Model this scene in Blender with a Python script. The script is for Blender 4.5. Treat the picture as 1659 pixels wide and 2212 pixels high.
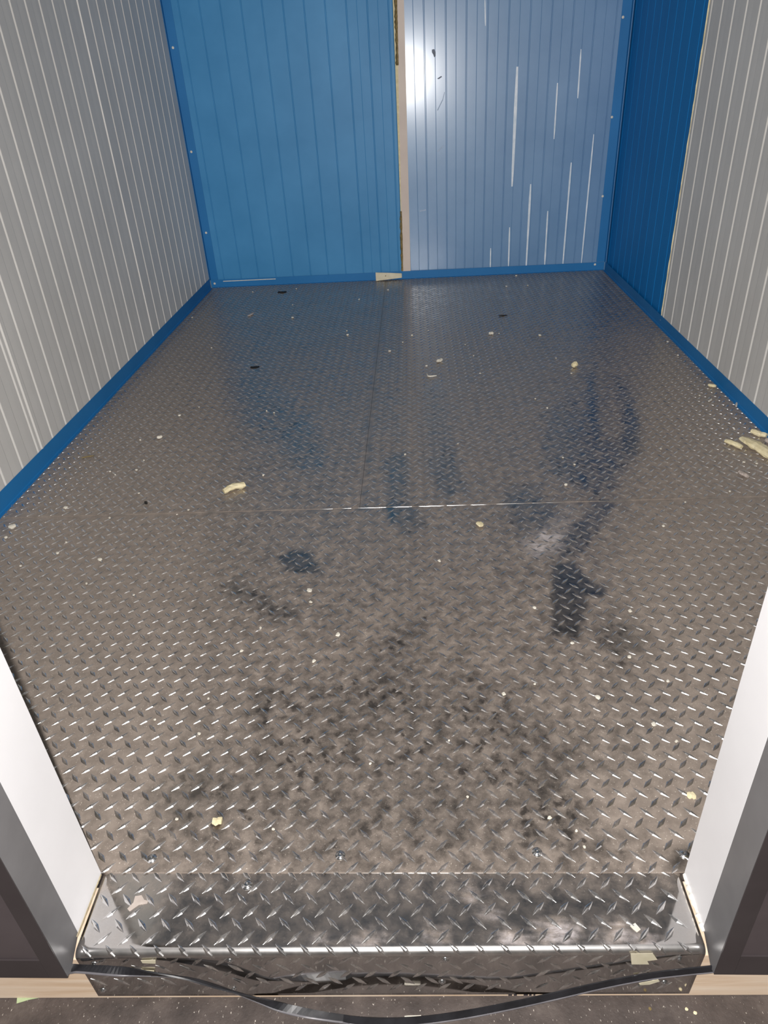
import bpy, math, random
import numpy as np
from mathutils import Matrix, Vector

scene = bpy.context.scene
for _o in list(bpy.data.objects):
    bpy.data.objects.remove(_o)

# ------------------------------------------------------------------ camera
FPX = 1528.37
CAM = np.array([0.0779, -0.5761, 1.15])
ROT = np.array([[0.99815407, -0.02796565, -0.05391089],
                [0.0312, -0.5254, 0.8503],
                [-0.0521, -0.8504, -0.5235]])
u_, s_, v_ = np.linalg.svd(ROT)
ROT = u_ @ v_
cam_d = bpy.data.cameras.new('camera')
cam_d.sensor_fit = 'VERTICAL'
cam_d.sensor_height = 36.0
cam_d.sensor_width = 36.0 * 1659 / 2212
cam_d.lens = 36.0 * FPX / 2212
cam_d.clip_start = 0.02
cam = bpy.data.objects.new('camera', cam_d)
scene.collection.objects.link(cam)
M4 = Matrix.Identity(4)
for i in range(3):
    M4[i][0] = ROT[i][0]
    M4[i][1] = -ROT[i][1]
    M4[i][2] = -ROT[i][2]
    M4[i][3] = CAM[i]
cam.matrix_world = M4
scene.camera = cam

# ------------------------------------------------------------------ world, light, exposure
world = bpy.data.worlds.new('world')
scene.world = world
world.use_nodes = True
bg = world.node_tree.nodes['Background']
bg.inputs['Color'].default_value = (1.0, 0.95, 0.9, 1)
bg.inputs['Strength'].default_value = 0.07

# the photographer's flash, a hand's breadth from the lens; its reach is evened out the way the phone's exposure does
fl_d = bpy.data.lights.new('flash', 'POINT')
fl_d.energy = 88.0
fl_d.color = (1.0, 0.97, 0.945)
fl_d.shadow_soft_size = 0.011
fl_d.use_nodes = True
_nt = fl_d.node_tree
_fo = _nt.nodes.new('ShaderNodeLightFalloff')
_fo.inputs['Strength'].default_value = 1.0
_nt.links.new(_fo.outputs['Linear'], _nt.nodes['Emission'].inputs['Strength'])
flash = bpy.data.objects.new('flash', fl_d)
scene.collection.objects.link(flash)
flash.location = CAM + ROT @ np.array([-0.024, 0.004, 0.0])

vs = scene.view_settings
vs.view_transform = 'Standard'
vs.look = 'None'
vs.gamma = 1.0
vs.use_curve_mapping = False
vs.exposure = 0.0

# ------------------------------------------------------------------ helpers
rng = random.Random(7)
COL = scene.collection


def at(x, y, z=0.0):
    """point of the horizontal plane at height z seen at photo pixel (x, y)"""
    r = ROT @ np.array([x - 829.5, y - 1106.0, FPX])
    return CAM + r * ((z - CAM[2]) / r[2])


def on_back(x, y, Y):
    r = ROT @ np.array([x - 829.5, y - 1106.0, FPX])
    return CAM + r * ((Y - CAM[1]) / r[1])


def lin(r, g, b):
    def f(c):
        c /= 255.0
        return c / 12.92 if c <= 0.04045 else ((c + 0.055) / 1.055) ** 2.4
    return (f(r), f(g), f(b), 1.0)


def mesh(name, verts, faces, mat=None, smooth=False):
    me = bpy.data.meshes.new(name)
    me.from_pydata([tuple(map(float, v)) for v in verts], [], faces)
    if mat:
        me.materials.append(mat)
    if smooth:
        me.polygons.foreach_set('use_smooth', [True] * len(me.polygons))
    me.update()
    return me


def link(name, me, parent=None, loc=None, rotz=0.0):
    o = bpy.data.objects.new(name, me)
    COL.objects.link(o)
    if parent is not None:
        o.parent = parent
    if loc is not None:
        o.location = loc
    if rotz:
        o.rotation_euler = (0, 0, rotz)
    return o


def tag(o, label=None, cat=None, group=None, kind=None):
    if label:
        o['label'] = label
    if cat:
        o['category'] = cat
    if group:
        o['group'] = group
    if kind:
        o['kind'] = kind
    return o


def boxes(blist):
    V, Fc = [], []
    for (x0, x1, y0, y1, z0, z1) in blist:
        b = len(V)
        V += [(x0, y0, z0), (x1, y0, z0), (x1, y1, z0), (x0, y1, z0),
              (x0, y0, z1), (x1, y0, z1), (x1, y1, z1), (x0, y1, z1)]
        Fc += [tuple(b + i for i in f) for f in
               ((0, 3, 2, 1), (4, 5, 6, 7), (0, 1, 5, 4), (1, 2, 6, 5), (2, 3, 7, 6), (3, 0, 4, 7))]
    return V, Fc


def box(name, b, mat, parent=None, bevel=0.0):
    V, Fc = boxes([b])
    o = link(name, mesh(name, V, Fc, mat), parent)
    if bevel:
        m = o.modifiers.new('bevel', 'BEVEL')
        m.width = bevel
        m.segments = 2
    return o


def extrude_poly(pts, axis_pts):
    """closed polygon pts (list of 3-vectors) swept from offset a to offset b"""
    a, b = (np.array(p, float) for p in axis_pts)
    n = len(pts)
    V = [np.array(p) + a for p in pts] + [np.array(p) + b for p in pts]
    Fc = [(i, (i + 1) % n, n + (i + 1) % n, n + i) for i in range(n)]
    Fc += [tuple(range(n - 1, -1, -1)), tuple(range(n, 2 * n))]
    return V, Fc


# ------------------------------------------------------------------ materials
def new_mat(name):
    m = bpy.data.materials.new(name)
    m.use_nodes = True
    nt = m.node_tree
    b = nt.nodes['Principled BSDF']
    return m, nt, b


def N(nt, kind, **kw):
    n = nt.nodes.new(kind)
    for k, v in kw.items():
        if k.startswith('i_'):
            n.inputs[k[2:].replace('_', ' ')].default_value = v
        else:
            setattr(n, k, v)
    return n


def ramp(nt, src, stops):
    r = nt.nodes.new('ShaderNodeValToRGB')
    el = r.color_ramp.elements
    el[0].position, el[0].color = stops[0][0], stops[0][1]
    el[1].position, el[1].color = stops[-1][0], stops[-1][1]
    for p, c in stops[1:-1]:
        e = el.new(p)
        e.color = c
    nt.links.new(src, r.inputs['Fac'])
    return r


def g(v):
    return (v, v, v, 1)


def noise(nt, scale, detail=3.0, rough=0.55, vec=None, dist=0.0):
    n = nt.nodes.new('ShaderNodeTexNoise')
    n.inputs['Scale'].default_value = scale
    n.inputs['Detail'].default_value = detail
    n.inputs['Roughness'].default_value = rough
    n.inputs['Distortion'].default_value = dist
    if vec is not None:
        nt.links.new(vec, n.inputs['Vector'])
    return n


def world_pos(nt):
    return nt.nodes.new('ShaderNodeNewGeometry').outputs['Position']


def mapped(nt, vec, scale):
    m = nt.nodes.new('ShaderNodeMapping')
    m.inputs['Scale'].default_value = scale
    nt.links.new(vec, m.inputs['Vector'])
    return m.outputs['Vector']


def bump(nt, b, h, strength, dist=0.002):
    bp = nt.nodes.new('ShaderNodeBump')
    bp.inputs['Strength'].default_value = strength
    bp.inputs['Distance'].default_value = dist
    nt.links.new(h, bp.inputs['Height'])
    nt.links.new(bp.outputs['Normal'], b.inputs['Normal'])
    return bp


def paint(name, c1, c2, rough=0.4, spec=0.5, wav=0.15, nscale=2.5, coat=0.0, metallic=0.0, coat_r=0.15):
    m, nt, b = new_mat(name)
    p = world_pos(nt)
    n1 = noise(nt, nscale, 4, 0.6, p)
    r = ramp(nt, n1.outputs['Fac'], [(0.3, c1), (0.7, c2)])
    nt.links.new(r.outputs['Color'], b.inputs['Base Color'])
    b.inputs['Roughness'].default_value = rough
    b.inputs['Specular IOR Level'].default_value = spec
    b.inputs['Metallic'].default_value = metallic
    b.inputs['Coat Weight'].default_value = coat
    b.inputs['Coat Roughness'].default_value = coat_r
    if wav:
        n2 = noise(nt, 9, 2, 0.5, p)
        bump(nt, b, n2.outputs['Fac'], wav, 0.004)
    return m


M_WHITE = paint('white_panel_paint', lin(196, 194, 190), lin(206, 204, 200), 0.5, 0.4)
M_BLUE = paint('blue_panel_paint', lin(48, 126, 178), lin(66, 141, 193), 0.5, 0.4, 0.15, 2.2)
M_BLUE_DARK = paint('deep_blue_panel_paint', lin(6, 112, 180), lin(12, 120, 190), 0.55, 0.25)
M_TRIM = paint('blue_trim_paint', lin(28, 108, 166), lin(36, 116, 176), 0.5, 0.3, 0.05)
M_HAZY = paint('hazy_filmed_blue_panel', lin(94, 134, 174), lin(108, 146, 184), 0.4, 0.5, 0.12, 3.0, 0.6, 0.0, 0.2)
M_FILM_GLINT = paint('pale_film_and_glint', lin(205, 218, 228), lin(240, 244, 248), 0.25, 0.5, 0.1, 20)  # shared by film remnants and the rib glints painted as strips
M_CREAM = paint('cream_panel_edge', lin(205, 190, 180), lin(222, 208, 196), 0.6, 0.3)
M_OLIVE = paint('old_foam_bead', lin(96, 84, 58), lin(150, 132, 92), 0.9, 0.1, 0.5, 60)
M_FOAM = paint('yellow_foam', lin(214, 200, 160), lin(236, 225, 190), 0.95, 0.1, 0.6, 45)
M_FOAMG = paint('grey_foam', lin(170, 158, 150), lin(195, 184, 176), 0.95, 0.1, 0.6, 45)
M_CRUMB = paint('pale_crumb', lin(205, 198, 184), lin(230, 226, 214), 0.9, 0.2, 0.2, 80)
M_JAMB = paint('white_jamb_liner', lin(240, 239, 241), lin(246, 245, 247), 0.35, 0.5, 0.06, 6)
M_GREY = paint('grey_metal_trim', lin(120, 119, 121), lin(136, 135, 137), 0.34, 0.5, 0.12, 8, 0.0, 0.25)
M_DARK = paint('dark_cladding_paint', lin(76, 68, 70), lin(90, 82, 84), 0.28, 0.5, 0.15, 5)
M_DARKT = paint('dark_cover_trim_paint', lin(60, 54, 55), lin(70, 64, 65), 0.35, 0.5, 0.05, 5)
M_CEIL = paint('grey_ceiling_paint', lin(98, 101, 106), lin(108, 111, 116), 0.5, 0.4)
M_RUBBER = paint('black_rubber', lin(26, 26, 29), lin(42, 42, 46), 0.42, 0.5, 0.2, 30)
M_BEAD = paint('rubber_lip', lin(96, 94, 98), lin(120, 118, 122), 0.3, 0.5, 0.1, 30)
M_CAULK = paint('white_caulk', lin(222, 216, 208), lin(236, 232, 226), 0.5, 0.4, 0.3, 40)
M_CAULKT = paint('tan_caulk', lin(150, 138, 112), lin(178, 166, 140), 0.6, 0.3, 0.3, 40)
M_PALE_CREAM = paint('pale_cream', lin(206, 198, 170), lin(222, 214, 190), 0.7, 0.2, 0.1, 30)
M_GTAPE = paint('green_tape', lin(160, 176, 136), lin(176, 190, 150), 0.6, 0.3, 0.1, 30)
M_CHIPG = paint('dark_scrap', lin(26, 26, 26), lin(40, 38, 36), 0.7, 0.3, 0.2, 30)
M_SMUDGE = paint('grey_smudge', lin(104, 112, 126), lin(120, 128, 142), 0.6, 0.3, 0.0, 30)
M_SCR = paint('pale_scratch', lin(150, 170, 196), lin(172, 190, 210), 0.5, 0.3, 0.0, 30)
M_INK = paint('stamp_ink', lin(60, 56, 60), lin(80, 74, 78), 0.8, 0.1, 0.0, 30)
M_CHROME, _nt2, _b2 = new_mat('bright_screw_metal')
_b2.inputs['Metallic'].default_value = 1.0
_b2.inputs['Base Color'].default_value = (0.8, 0.8, 0.8, 1)
_n = noise(_nt2, 60, 2, 0.5)
_r = ramp(_nt2, _n.outputs['Fac'], [(0.3, g(0.15)), (0.7, g(0.3))])
_nt2.links.new(_r.outputs['Color'], _b2.inputs['Roughness'])


def wood_mat():
    m, nt, b = new_mat('pale_pine')
    p = mapped(nt, world_pos(nt), (1.2, 6.0, 14.0))
    n1 = noise(nt, 4, 5, 0.6, p, 0.6)
    r = ramp(nt, n1.outputs['Fac'], [(0.3, lin(224, 196, 166)), (0.5, lin(238, 214, 188)), (0.72, lin(246, 228, 206))])
    n2 = noise(nt, 7, 1, 0.5, mapped(nt, world_pos(nt), (1.0, 2.0, 3.0)))
    kn = ramp(nt, n2.outputs['Fac'], [(0.74, g(1)), (0.8, lin(150, 112, 80))])
    mx = N(nt, 'ShaderNodeMix', data_type='RGBA', blend_type='MULTIPLY')
    mx.inputs[0].default_value = 1.0
    nt.links.new(r.outputs['Color'], mx.inputs[6])
    nt.links.new(kn.outputs['Color'], mx.inputs[7])
    nt.links.new(mx.outputs[2], b.inputs['Base Color'])
    b.inputs['Roughness'].default_value = 0.7
    bump(nt, b, n1.outputs['Fac'], 0.2, 0.002)
    return m


def ground_mat():
    m, nt, b = new_mat('gritty_dark_ground')
    p = world_pos(nt)
    n1 = noise(nt, 14, 6, 0.65, p)
    r = ramp(nt, n1.outputs['Fac'], [(0.3, lin(56, 49, 46)), (0.55, lin(80, 71, 67)), (0.75, lin(104, 95, 89))])
    n2 = noise(nt, 260, 2, 0.6, mapped(nt, p, (1, 0.55, 1)))
    sp = ramp(nt, n2.outputs['Fac'], [(0.66, g(0)), (0.74, g(1))])
    mx = N(nt, 'ShaderNodeMix', data_type='RGBA')
    nt.links.new(sp.outputs['Color'], mx.inputs[0])
    nt.links.new(r.outputs['Color'], mx.inputs[6])
    mx.inputs[7].default_value = lin(190, 182, 172)
    nt.links.new(mx.outputs[2], b.inputs['Base Color'])
    b.inputs['Roughness'].default_value = 0.75
    n3 = noise(nt, 180, 3, 0.6, p)
    bump(nt, b, n3.outputs['Fac'], 0.6, 0.002)
    return m


def plate_mat(name, attr=True, dirt_const=0.4, lug=False, threshold=False):
    """mill-finish aluminium with a film of tan dust; 'dust' and 'pale' are vertex attributes of the plate"""
    m, nt, b = new_mat(name)
    L = nt.links
    out = nt.nodes['Material Output']
    p = world_pos(nt)
    # dust cover
    big = noise(nt, 9, 5, 0.62, p)
    mid = noise(nt, 34, 4, 0.6, p)
    fine = noise(nt, 420, 2, 0.6, p)
    if attr:
        a = N(nt, 'ShaderNodeAttribute', attribute_name='dust')
        d0 = a.outputs['Fac']
    else:
        v = N(nt, 'ShaderNodeValue')
        v.outputs[0].default_value = dirt_const
        d0 = v.outputs[0]

    def math_(op, x, y=None, clamp=False):
        n = N(nt, 'ShaderNodeMath', operation=op, use_clamp=clamp)
        for i, s in enumerate((x, y)):
            if s is None:
                continue
            if isinstance(s, (int, float)):
                n.inputs[i].default_value = s
            else:
                L.new(s, n.inputs[i])
        return n.outputs[0]
    n_sum = math_('ADD', math_('MULTIPLY', math_('SUBTRACT', big.outputs['Fac'], 0.5), 0.55),
                  math_('MULTIPLY', math_('SUBTRACT', mid.outputs['Fac'], 0.5), 1.5))
    n_sum = math_('ADD', n_sum, math_('MULTIPLY', math_('SUBTRACT', fine.outputs['Fac'], 0.5), 0.35))
    # noise has most to say where the cover is half
    w = math_('MULTIPLY', math_('MULTIPLY', d0, math_('SUBTRACT', 1.08, d0)), 3.2)
    dust = math_('ADD', d0, math_('MULTIPLY', n_sum, w), True)
    # metal
    b.inputs['Metallic'].default_value = 1.0
    mn = noise(nt, 5, 3, 0.5, p)
    if lug:
        c = ramp(nt, mn.outputs['Fac'], [(0.3, g(0.74)), (0.7, g(0.86))])
        rr = ramp(nt, mid.outputs['Fac'], [(0.3, g(0.2)), (0.7, g(0.3))])
    else:
        c = ramp(nt, mn.outputs['Fac'], [(0.3, ((0.62, 0.61, 0.60, 1) if threshold else (0.41, 0.365, 0.32, 1))), (0.7, ((0.70, 0.69, 0.68, 1) if threshold else (0.50, 0.45, 0.40, 1)))])
        rr = ramp(nt, mid.outputs['Fac'], [(0.3, g(0.05 if threshold else 0.2)), (0.7, g(0.11 if threshold else 0.3))])
    L.new(c.outputs['Color'], b.inputs['Base Color'])
    if threshold:
        aw = N(nt, 'ShaderNodeAttribute', attribute_name='worn')
        L.new(math_('ADD', rr.outputs['Color'], math_('MULTIPLY', aw.outputs['Fac'], 0.26)), b.inputs['Roughness'])
    else:
        L.new(rr.outputs['Color'], b.inputs['Roughness'])
    wv = noise(nt, 26, 2, 0.5, p)
    bump(nt, b, wv.outputs['Fac'], (0.07 if threshold else 0.18) if not lug else 0.1, 0.0015)
    # dust shader
    d = N(nt, 'ShaderNodeBsdfPrincipled')
    dc = ramp(nt, mid.outputs['Fac'], [(0.3, lin(133, 122, 113)), (0.7, lin(153, 141, 131))])
    sp = noise(nt, 330, 1, 0.5, p)
    spr = ramp(nt, sp.outputs['Fac'], [(0.685, g(0)), (0.74, g(1))])
    mixc = N(nt, 'ShaderNodeMix', data_type='RGBA')
    L.new(spr.outputs['Color'], mixc.inputs[0])
    L.new(dc.outputs['Color'], mixc.inputs[6])
    mixc.inputs[7].default_value = lin(200, 190, 178)
    last = mixc.outputs[2]
    if attr and not threshold:
        # greasy dark spots a coin across, only where the dust is trodden
        gv = N(nt, 'ShaderNodeTexVoronoi', feature='SMOOTH_F1')
        gv.inputs['Scale'].default_value = 38
        gv.inputs['Randomness'].default_value = 1.0
        gv.inputs['Smoothness'].default_value = 0.4
        wn = noise(nt, 60, 3, 0.6, p)
        wmx = N(nt, 'ShaderNodeMix', data_type='VECTOR')
        wmx.inputs[0].default_value = 0.03
        L.new(p, wmx.inputs[4])
        L.new(wn.outputs['Color'], wmx.inputs[5])
        L.new(wmx.outputs[1], gv.inputs['Vector'])
        spot = ramp(nt, gv.outputs['Distance'], [(0.2, g(1)), (0.42, g(0))])
        area = noise(nt, 7, 3, 0.6, p)
        ar = ramp(nt, area.outputs['Fac'], [(0.38, g(0)), (0.56, g(1))])
        tr = ramp(nt, d0, [(0.5, g(1)), (0.86, g(0))])
        gm = math_('MULTIPLY', math_('MULTIPLY', spot.outputs['Color'], ar.outputs['Color']), math_('MULTIPLY', tr.outputs['Color'], 0.92))
        mg = N(nt, 'ShaderNodeMix', data_type='RGBA')
        L.new(gm, mg.inputs[0])
        L.new(last, mg.inputs[6])
        mg.inputs[7].default_value = lin(62, 56, 52)
        last = mg.outputs[2]
    if attr:
        ap = N(nt, 'ShaderNodeAttribute', attribute_name='pale')
        mp = N(nt, 'ShaderNodeMix', data_type='RGBA')
        pn = noise(nt, 28, 5, 0.65, mapped(nt, p, (0.7, 1.4, 1.0)), 1.2)
        pnr = ramp(nt, pn.outputs['Fac'], [(0.4, g(0.1)), (0.6, g(1.3))])
        L.new(math_('MULTIPLY', ap.outputs['Fac'], pnr.outputs['Color'], True), mp.inputs[0])
        L.new(last, mp.inputs[6])
        mp.inputs[7].default_value = lin(200, 192, 192)
        last = mp.outputs[2]
    L.new(last, d.inputs['Base Color'])
    d.inputs['Roughness'].default_value = 0.36
    d.inputs['Specular IOR Level'].default_value = 0.32
    mixs = N(nt, 'ShaderNodeMixShader')
    L.new(dust, mixs.inputs[0])
    L.new(b.outputs[0], mixs.inputs[1])
    L.new(d.outputs[0], mixs.inputs[2])
    L.new(mixs.outputs[0], out.inputs['Surface'])
    return m


M_WOOD = wood_mat()
M_GROUND = ground_mat()
M_PLATE = plate_mat('dusty_tread_plate')
M_LUG = plate_mat('tread_lug_metal', False, 0.24, True)
M_THR = plate_mat('bright_threshold_plate', True, 0.2, False, True)
M_THRLUG = plate_mat('bright_threshold_lug_metal', False, 0.12, True)

# ------------------------------------------------------------------ dimensions
XL, XR, YB = -1.292, 1.306, 4.228
H = 2.35
YF = 0.1225            # inner face of the front wall
ZG = -0.150            # ground outside
SKEW = math.atan(0.0118)

# ------------------------------------------------------------------ ground
o = box('ground', (-3, 3, -3.0, 5.0, ZG - 0.1, ZG), M_GROUND)
tag(o, kind='structure')

# ------------------------------------------------------------------ floor
floor = box('floor', (XL - 0.08, XR + 0.08, YF + 0.002, YB + 0.08, -0.1, -0.0012), M_DARKT)
tag(floor, kind='structure')

# worn, wiped and dusty patches: outlines given where they lie on the floor
PATCH = [  # (outline in photo pixels, dust cover, softness in metres)
    ([(490, 640), (1290, 600), (1340, 800), (1385, 1000), (1340, 1200), (1420, 1450), (1400, 1880), (300, 1880), (390, 1500), (430, 1100), (500, 900)], .74, .10),
    ([(600, 1560), (640, 1480), (900, 1420), (1150, 1500), (1330, 1700), (1360, 1880), (330, 1880), (350, 1740), (480, 1640)], .5, .08),
    ([(480, 650), (830, 640), (800, 720), (600, 760), (520, 850), (495, 800)], .62, .15),
    ([(880, 620), (1290, 600), (1330, 680), (1250, 760), (1000, 700), (900, 690)], .62, .15),
    ([(500, 830), (560, 800), (640, 880), (690, 960), (690, 1010), (650, 1010), (590, 950), (520, 920)], .5, .08),
    ([(1180, 880), (1265, 850), (1275, 930), (1190, 1000)], .5, .05),
    ([(600, 1205), (640, 1187), (662, 1190), (690, 1225), (703, 1245), (650, 1238), (615, 1235)], .2, .010),
    ([(470, 1255), (520, 1250), (560, 1280), (600, 1300), (650, 1330), (600, 1345), (540, 1310), (480, 1285)], .36, .03),
    ([(1190, 1225), (1235, 1215), (1265, 1250), (1310, 1275), (1302, 1293), (1270, 1290), (1262, 1330), (1255, 1378), (1188, 1375), (1192, 1300)], .14, .008),
    ([(1195, 1218), (1260, 1190), (1300, 1130), (1330, 1090), (1300, 1080), (1230, 1150)], .3, .03),
    ([(1265, 810), (1280, 805), (1292, 900), (1303, 980), (1280, 990), (1272, 900)], .25, .014),
    ([(1330, 810), (1350, 830), (1370, 880), (1382, 950), (1375, 985), (1350, 1010), (1320, 1060), (1290, 1075), (1230, 1050), (1180, 1010), (1175, 960), (1200, 930), (1260, 900), (1290, 960), (1330, 960), (1345, 920), (1338, 870)], .42, .03),
    ([(1352, 880), (1372, 890), (1382, 950), (1375, 985), (1350, 985)], .25, .014),
    ([(915, 830), (950, 820), (965, 880), (985, 1000), (1005, 1060), (960, 1075), (935, 1050), (915, 1000)], .5, .03),
    ([(918, 1000), (980, 995), (1005, 1060), (965, 1075), (938, 1045)], .36, .014),
    ([(838, 985), (880, 980), (882, 1090), (915, 1100), (918, 1140), (880, 1160), (850, 1135), (835, 1100)], .38, .018),
    ([(838, 1090), (850, 1088), (855, 1130), (840, 1135)], .04, .006),
    ([(1085, 1050), (1150, 1050), (1210, 1120), (1180, 1150), (1110, 1150)], .36, .03),
    ([(1310, 1350), (1370, 1340), (1400, 1400), (1340, 1440), (1300, 1400)], .36, .03),
    ([(1150, 1650), (1220, 1640), (1230, 1700), (1160, 1720)], .3, .02),
    ([(920, 1690), (1040, 1680), (1060, 1790), (960, 1810), (900, 1760)], .42, .03),
    ([(350, 1700), (440, 1650), (500, 1700), (450, 1760), (380, 1760)], .4, .04),
    ([(820, 1380), (900, 1330), (930, 1330), (870, 1460), (900, 1540), (800, 1600), (740, 1590), (800, 1480)], .46, .03),
    ([(548, 1490), (620, 1485), (600, 1540), (565, 1600), (545, 1560)], .4, .02),
    ([(600, 930), (660, 900), (700, 980), (690, 1010), (660, 1010)], .45, .03),
    ([(1460, 1840), (1500, 1830), (1480, 1890), (1430, 1885)], .1, .012),
    ([(70, 1268), (125, 1262), (130, 1272), (90, 1285)], .7, .008),
    ([(1240, 1690), (1500, 1690), (1480, 1830), (1300, 1790)], .95, .04),
]
PALE = [
    ([(1130, 1170), (1180, 1140), (1225, 1160), (1200, 1195), (1150, 1203)], .75, .02),
    ([(1130, 1170), (1215, 1100), (1240, 1090), (1225, 1160)], .3, .02),
]


def poly_xy(pp):
    return np.array([at(x, y)[:2] for x, y in pp])


def sdist(P, Q):
    """signed distance (inside negative) of points P (n,2) to polygon Q"""
    n = len(Q)
    best = np.full(len(P), 1e9)
    ins = np.zeros(len(P), bool)
    for i in range(n):
        a, b = Q[i], Q[(i + 1) % n]
        ab = b - a
        t = np.clip(((P - a) @ ab) / (ab @ ab), 0, 1)
        dd = np.hypot(*(P - (a + t[:, None] * ab)).T)
        best = np.minimum(best, dd)
        c = ((a[1] > P[:, 1]) != (b[1] > P[:, 1]))
        xx = a[0] + (P[:, 1] - a[1]) / (b[1] - a[1] + 1e-12) * (b[0] - a[0])
        ins ^= c & (P[:, 0] < xx)
    return np.where(ins, -best, best)


POLYS = [(poly_xy(p), v, s) for p, v, s in PATCH]
PALES = [(poly_xy(p), v, s) for p, v, s in PALE]


def dust_at(P):
    d = np.full(len(P), 0.95)
    for Q, v, s in POLYS:
        k = np.clip(0.5 - sdist(P, Q) / (2 * s), 0, 1)
        k = k * k * (3 - 2 * k)
        d = d * (1 - k) + v * k
    pl = np.zeros(len(P))
    for Q, v, s in PALES:
        k = np.clip(0.5 - sdist(P, Q) / (2 * s), 0, 1)
        pl = np.maximum(pl, k * v)
    d = np.maximum(d, np.minimum(pl * 1.2, 1))
    return d, pl


def set_attr(me, name, vals):
    a = me.attributes.new(name, 'FLOAT', 'POINT')
    a.data.foreach_set('value', np.asarray(vals, np.float32))


# tread lug: a long pointed lens lying along its own x axis
LUG_L, LUG_W, LUG_H = 0.0310, 0.0082, 0.0021
T = [-1, -0.55, 0, 0.55, 1]


def lug_local(L=LUG_L, W=LUG_W, Hh=LUG_H):
    V = []
    for t in T:
        w = W / 2 * (1 - abs(t) ** 1.35) + 0.0002
        z = Hh * (1 - 0.86 * abs(t) ** 1.8)
        x = t * L / 2
        V += [(x, -w, 0), (x, -0.5 * w, 0.82 * z), (x, 0, z), (x, 0.5 * w, 0.82 * z), (x, w, 0)]
    F = []
    for i in range(len(T) - 1):
        for j in range(4):
            a = i * 5 + j
            F.append((a, a + 5, a + 6, a + 1))
    return np.array(V), F


LV, LF = lug_local()
PXX, PYY = 0.0388, 0.0414
RZ = {}
for s in (1, -1):
    c, n = math.cos(math.pi / 4), math.sin(math.pi / 4) * s
    RZ[s] = (np.stack([LV[:, 0] * c - LV[:, 1] * n, LV[:, 0] * n + LV[:, 1] * c, LV[:, 2]], 1))


def lug_sites(x0, x1, y0, y1):
    out = []
    m = 0.0165
    j = 0
    y = 0.131
    row = 0
    while y < y1 - 0.006:
        sgn = 1 if row % 2 == 0 else -1
        xs = -0.3307 + (0 if row % 2 == 0 else PXX / 2)
        k0 = int(math.ceil((x0 + 0.006 - xs) / PXX))
        k1 = int(math.floor((x1 - 0.006 - xs) / PXX))
        if y > y0 + 0.006:
            for k in range(k0, k1 + 1):
                out.append((xs + k * PXX, y, sgn))
        y += PYY / 2
        row += 1
    return out


PLATE_T = 0.0024


def floor_plate(x0, x1, y0, y1, step, label, single=0, top=PLATE_T):
    nx, ny = int(round((x1 - x0) / step)), int(round((y1 - y0) / step))
    gx, gy = np.meshgrid(np.linspace(x0, x1, nx + 1), np.linspace(y0, y1, ny + 1))
    P = np.stack([gx.ravel(), gy.ravel()], 1)
    d, pl = dust_at(P)
    V = np.concatenate([P, np.full((len(P), 1), top)], 1)
    F = []
    for j in range(ny):
        for i in range(nx):
            a = j * (nx + 1) + i
            F.append((a, a + 1, a + nx + 2, a + nx + 1))
    # rim down to the deck
    rim = [i for i in range(nx + 1)] + [j * (nx + 1) + nx for j in range(1, ny + 1)] + \
          [ny * (nx + 1) + i for i in range(nx - 1, -1, -1)] + [j * (nx + 1) for j in range(ny - 1, 0, -1)]
    b0 = len(V)
    Vr = V[rim].copy()
    Vr[:, 2] = -0.0010
    nr = len(rim)
    V = np.concatenate([V, V[rim], Vr])
    for i in range(len(rim)):
        k = (i + 1) % len(rim)
        F.append((b0 + i, b0 + nr + i, b0 + nr + k, b0 + k))
    me = mesh('floor_plate', V, F, M_PLATE)
    set_attr(me, 'dust', np.concatenate([d, np.full(2 * nr, 1.0)]))
    set_attr(me, 'pale', np.concatenate([pl, pl[rim], pl[rim]]))
    o = link('floor_plate', me, floor)
    o['label'] = label
    sites = lug_sites(x0, x1, y0, y1)
    if single:
        def vis(s):     # the nearest lugs inside the doorway's view
            t = (s[1] + 0.576)
            lim = 0.50 * t / 0.70
            return abs(s[0] - 0.02) < lim
        near = [s for s in sites if vis(s)]
        near.sort(key=lambda s: s[1])
        near = near[:single]
        ns = set(near)
        me_s = {k: mesh('lug', RZ[k], LF, M_LUG) for k in (1, -1)}
        for (x, y, sg) in near:
            link('lug', me_s[sg], o, (x, y, top))
        sites = [s for s in sites if s not in ns]
    n = len(LV)
    A = np.empty((len(sites) * n, 3))
    for i, (x, y, sg) in enumerate(sites):
        A[i * n:(i + 1) * n] = RZ[sg] + (x, y, top)
    FF = (np.array(LF)[None] + (np.arange(len(sites)) * n)[:, None, None]).reshape(-1, 4)
    me = mesh('tread_lugs', A, FF.tolist(), M_LUG)
    t = link('tread_lugs', me, o)
    t['kind'] = 'stuff'
    return o


YS = 1.3155
XS = -0.118
fp1 = floor_plate(XL + 0.001, XR - 0.001, YF + 0.001, YS - 0.0012, 0.011, 'near tread plate sheet, dusty, worn shiny in spots', 300)
fp2 = floor_plate(XL + 0.001, XS - 0.0005, YS + 0.0012, YB - 0.001, 0.016, 'far left tread plate sheet under the blue wall', 0, PLATE_T + 0.0010)
fp3 = floor_plate(XS + 0.0005, XR - 0.001, YS + 0.0012, YB - 0.001, 0.016, 'far right tread plate sheet with dark wiped streaks', 0, PLATE_T + 0.0010)


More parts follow.
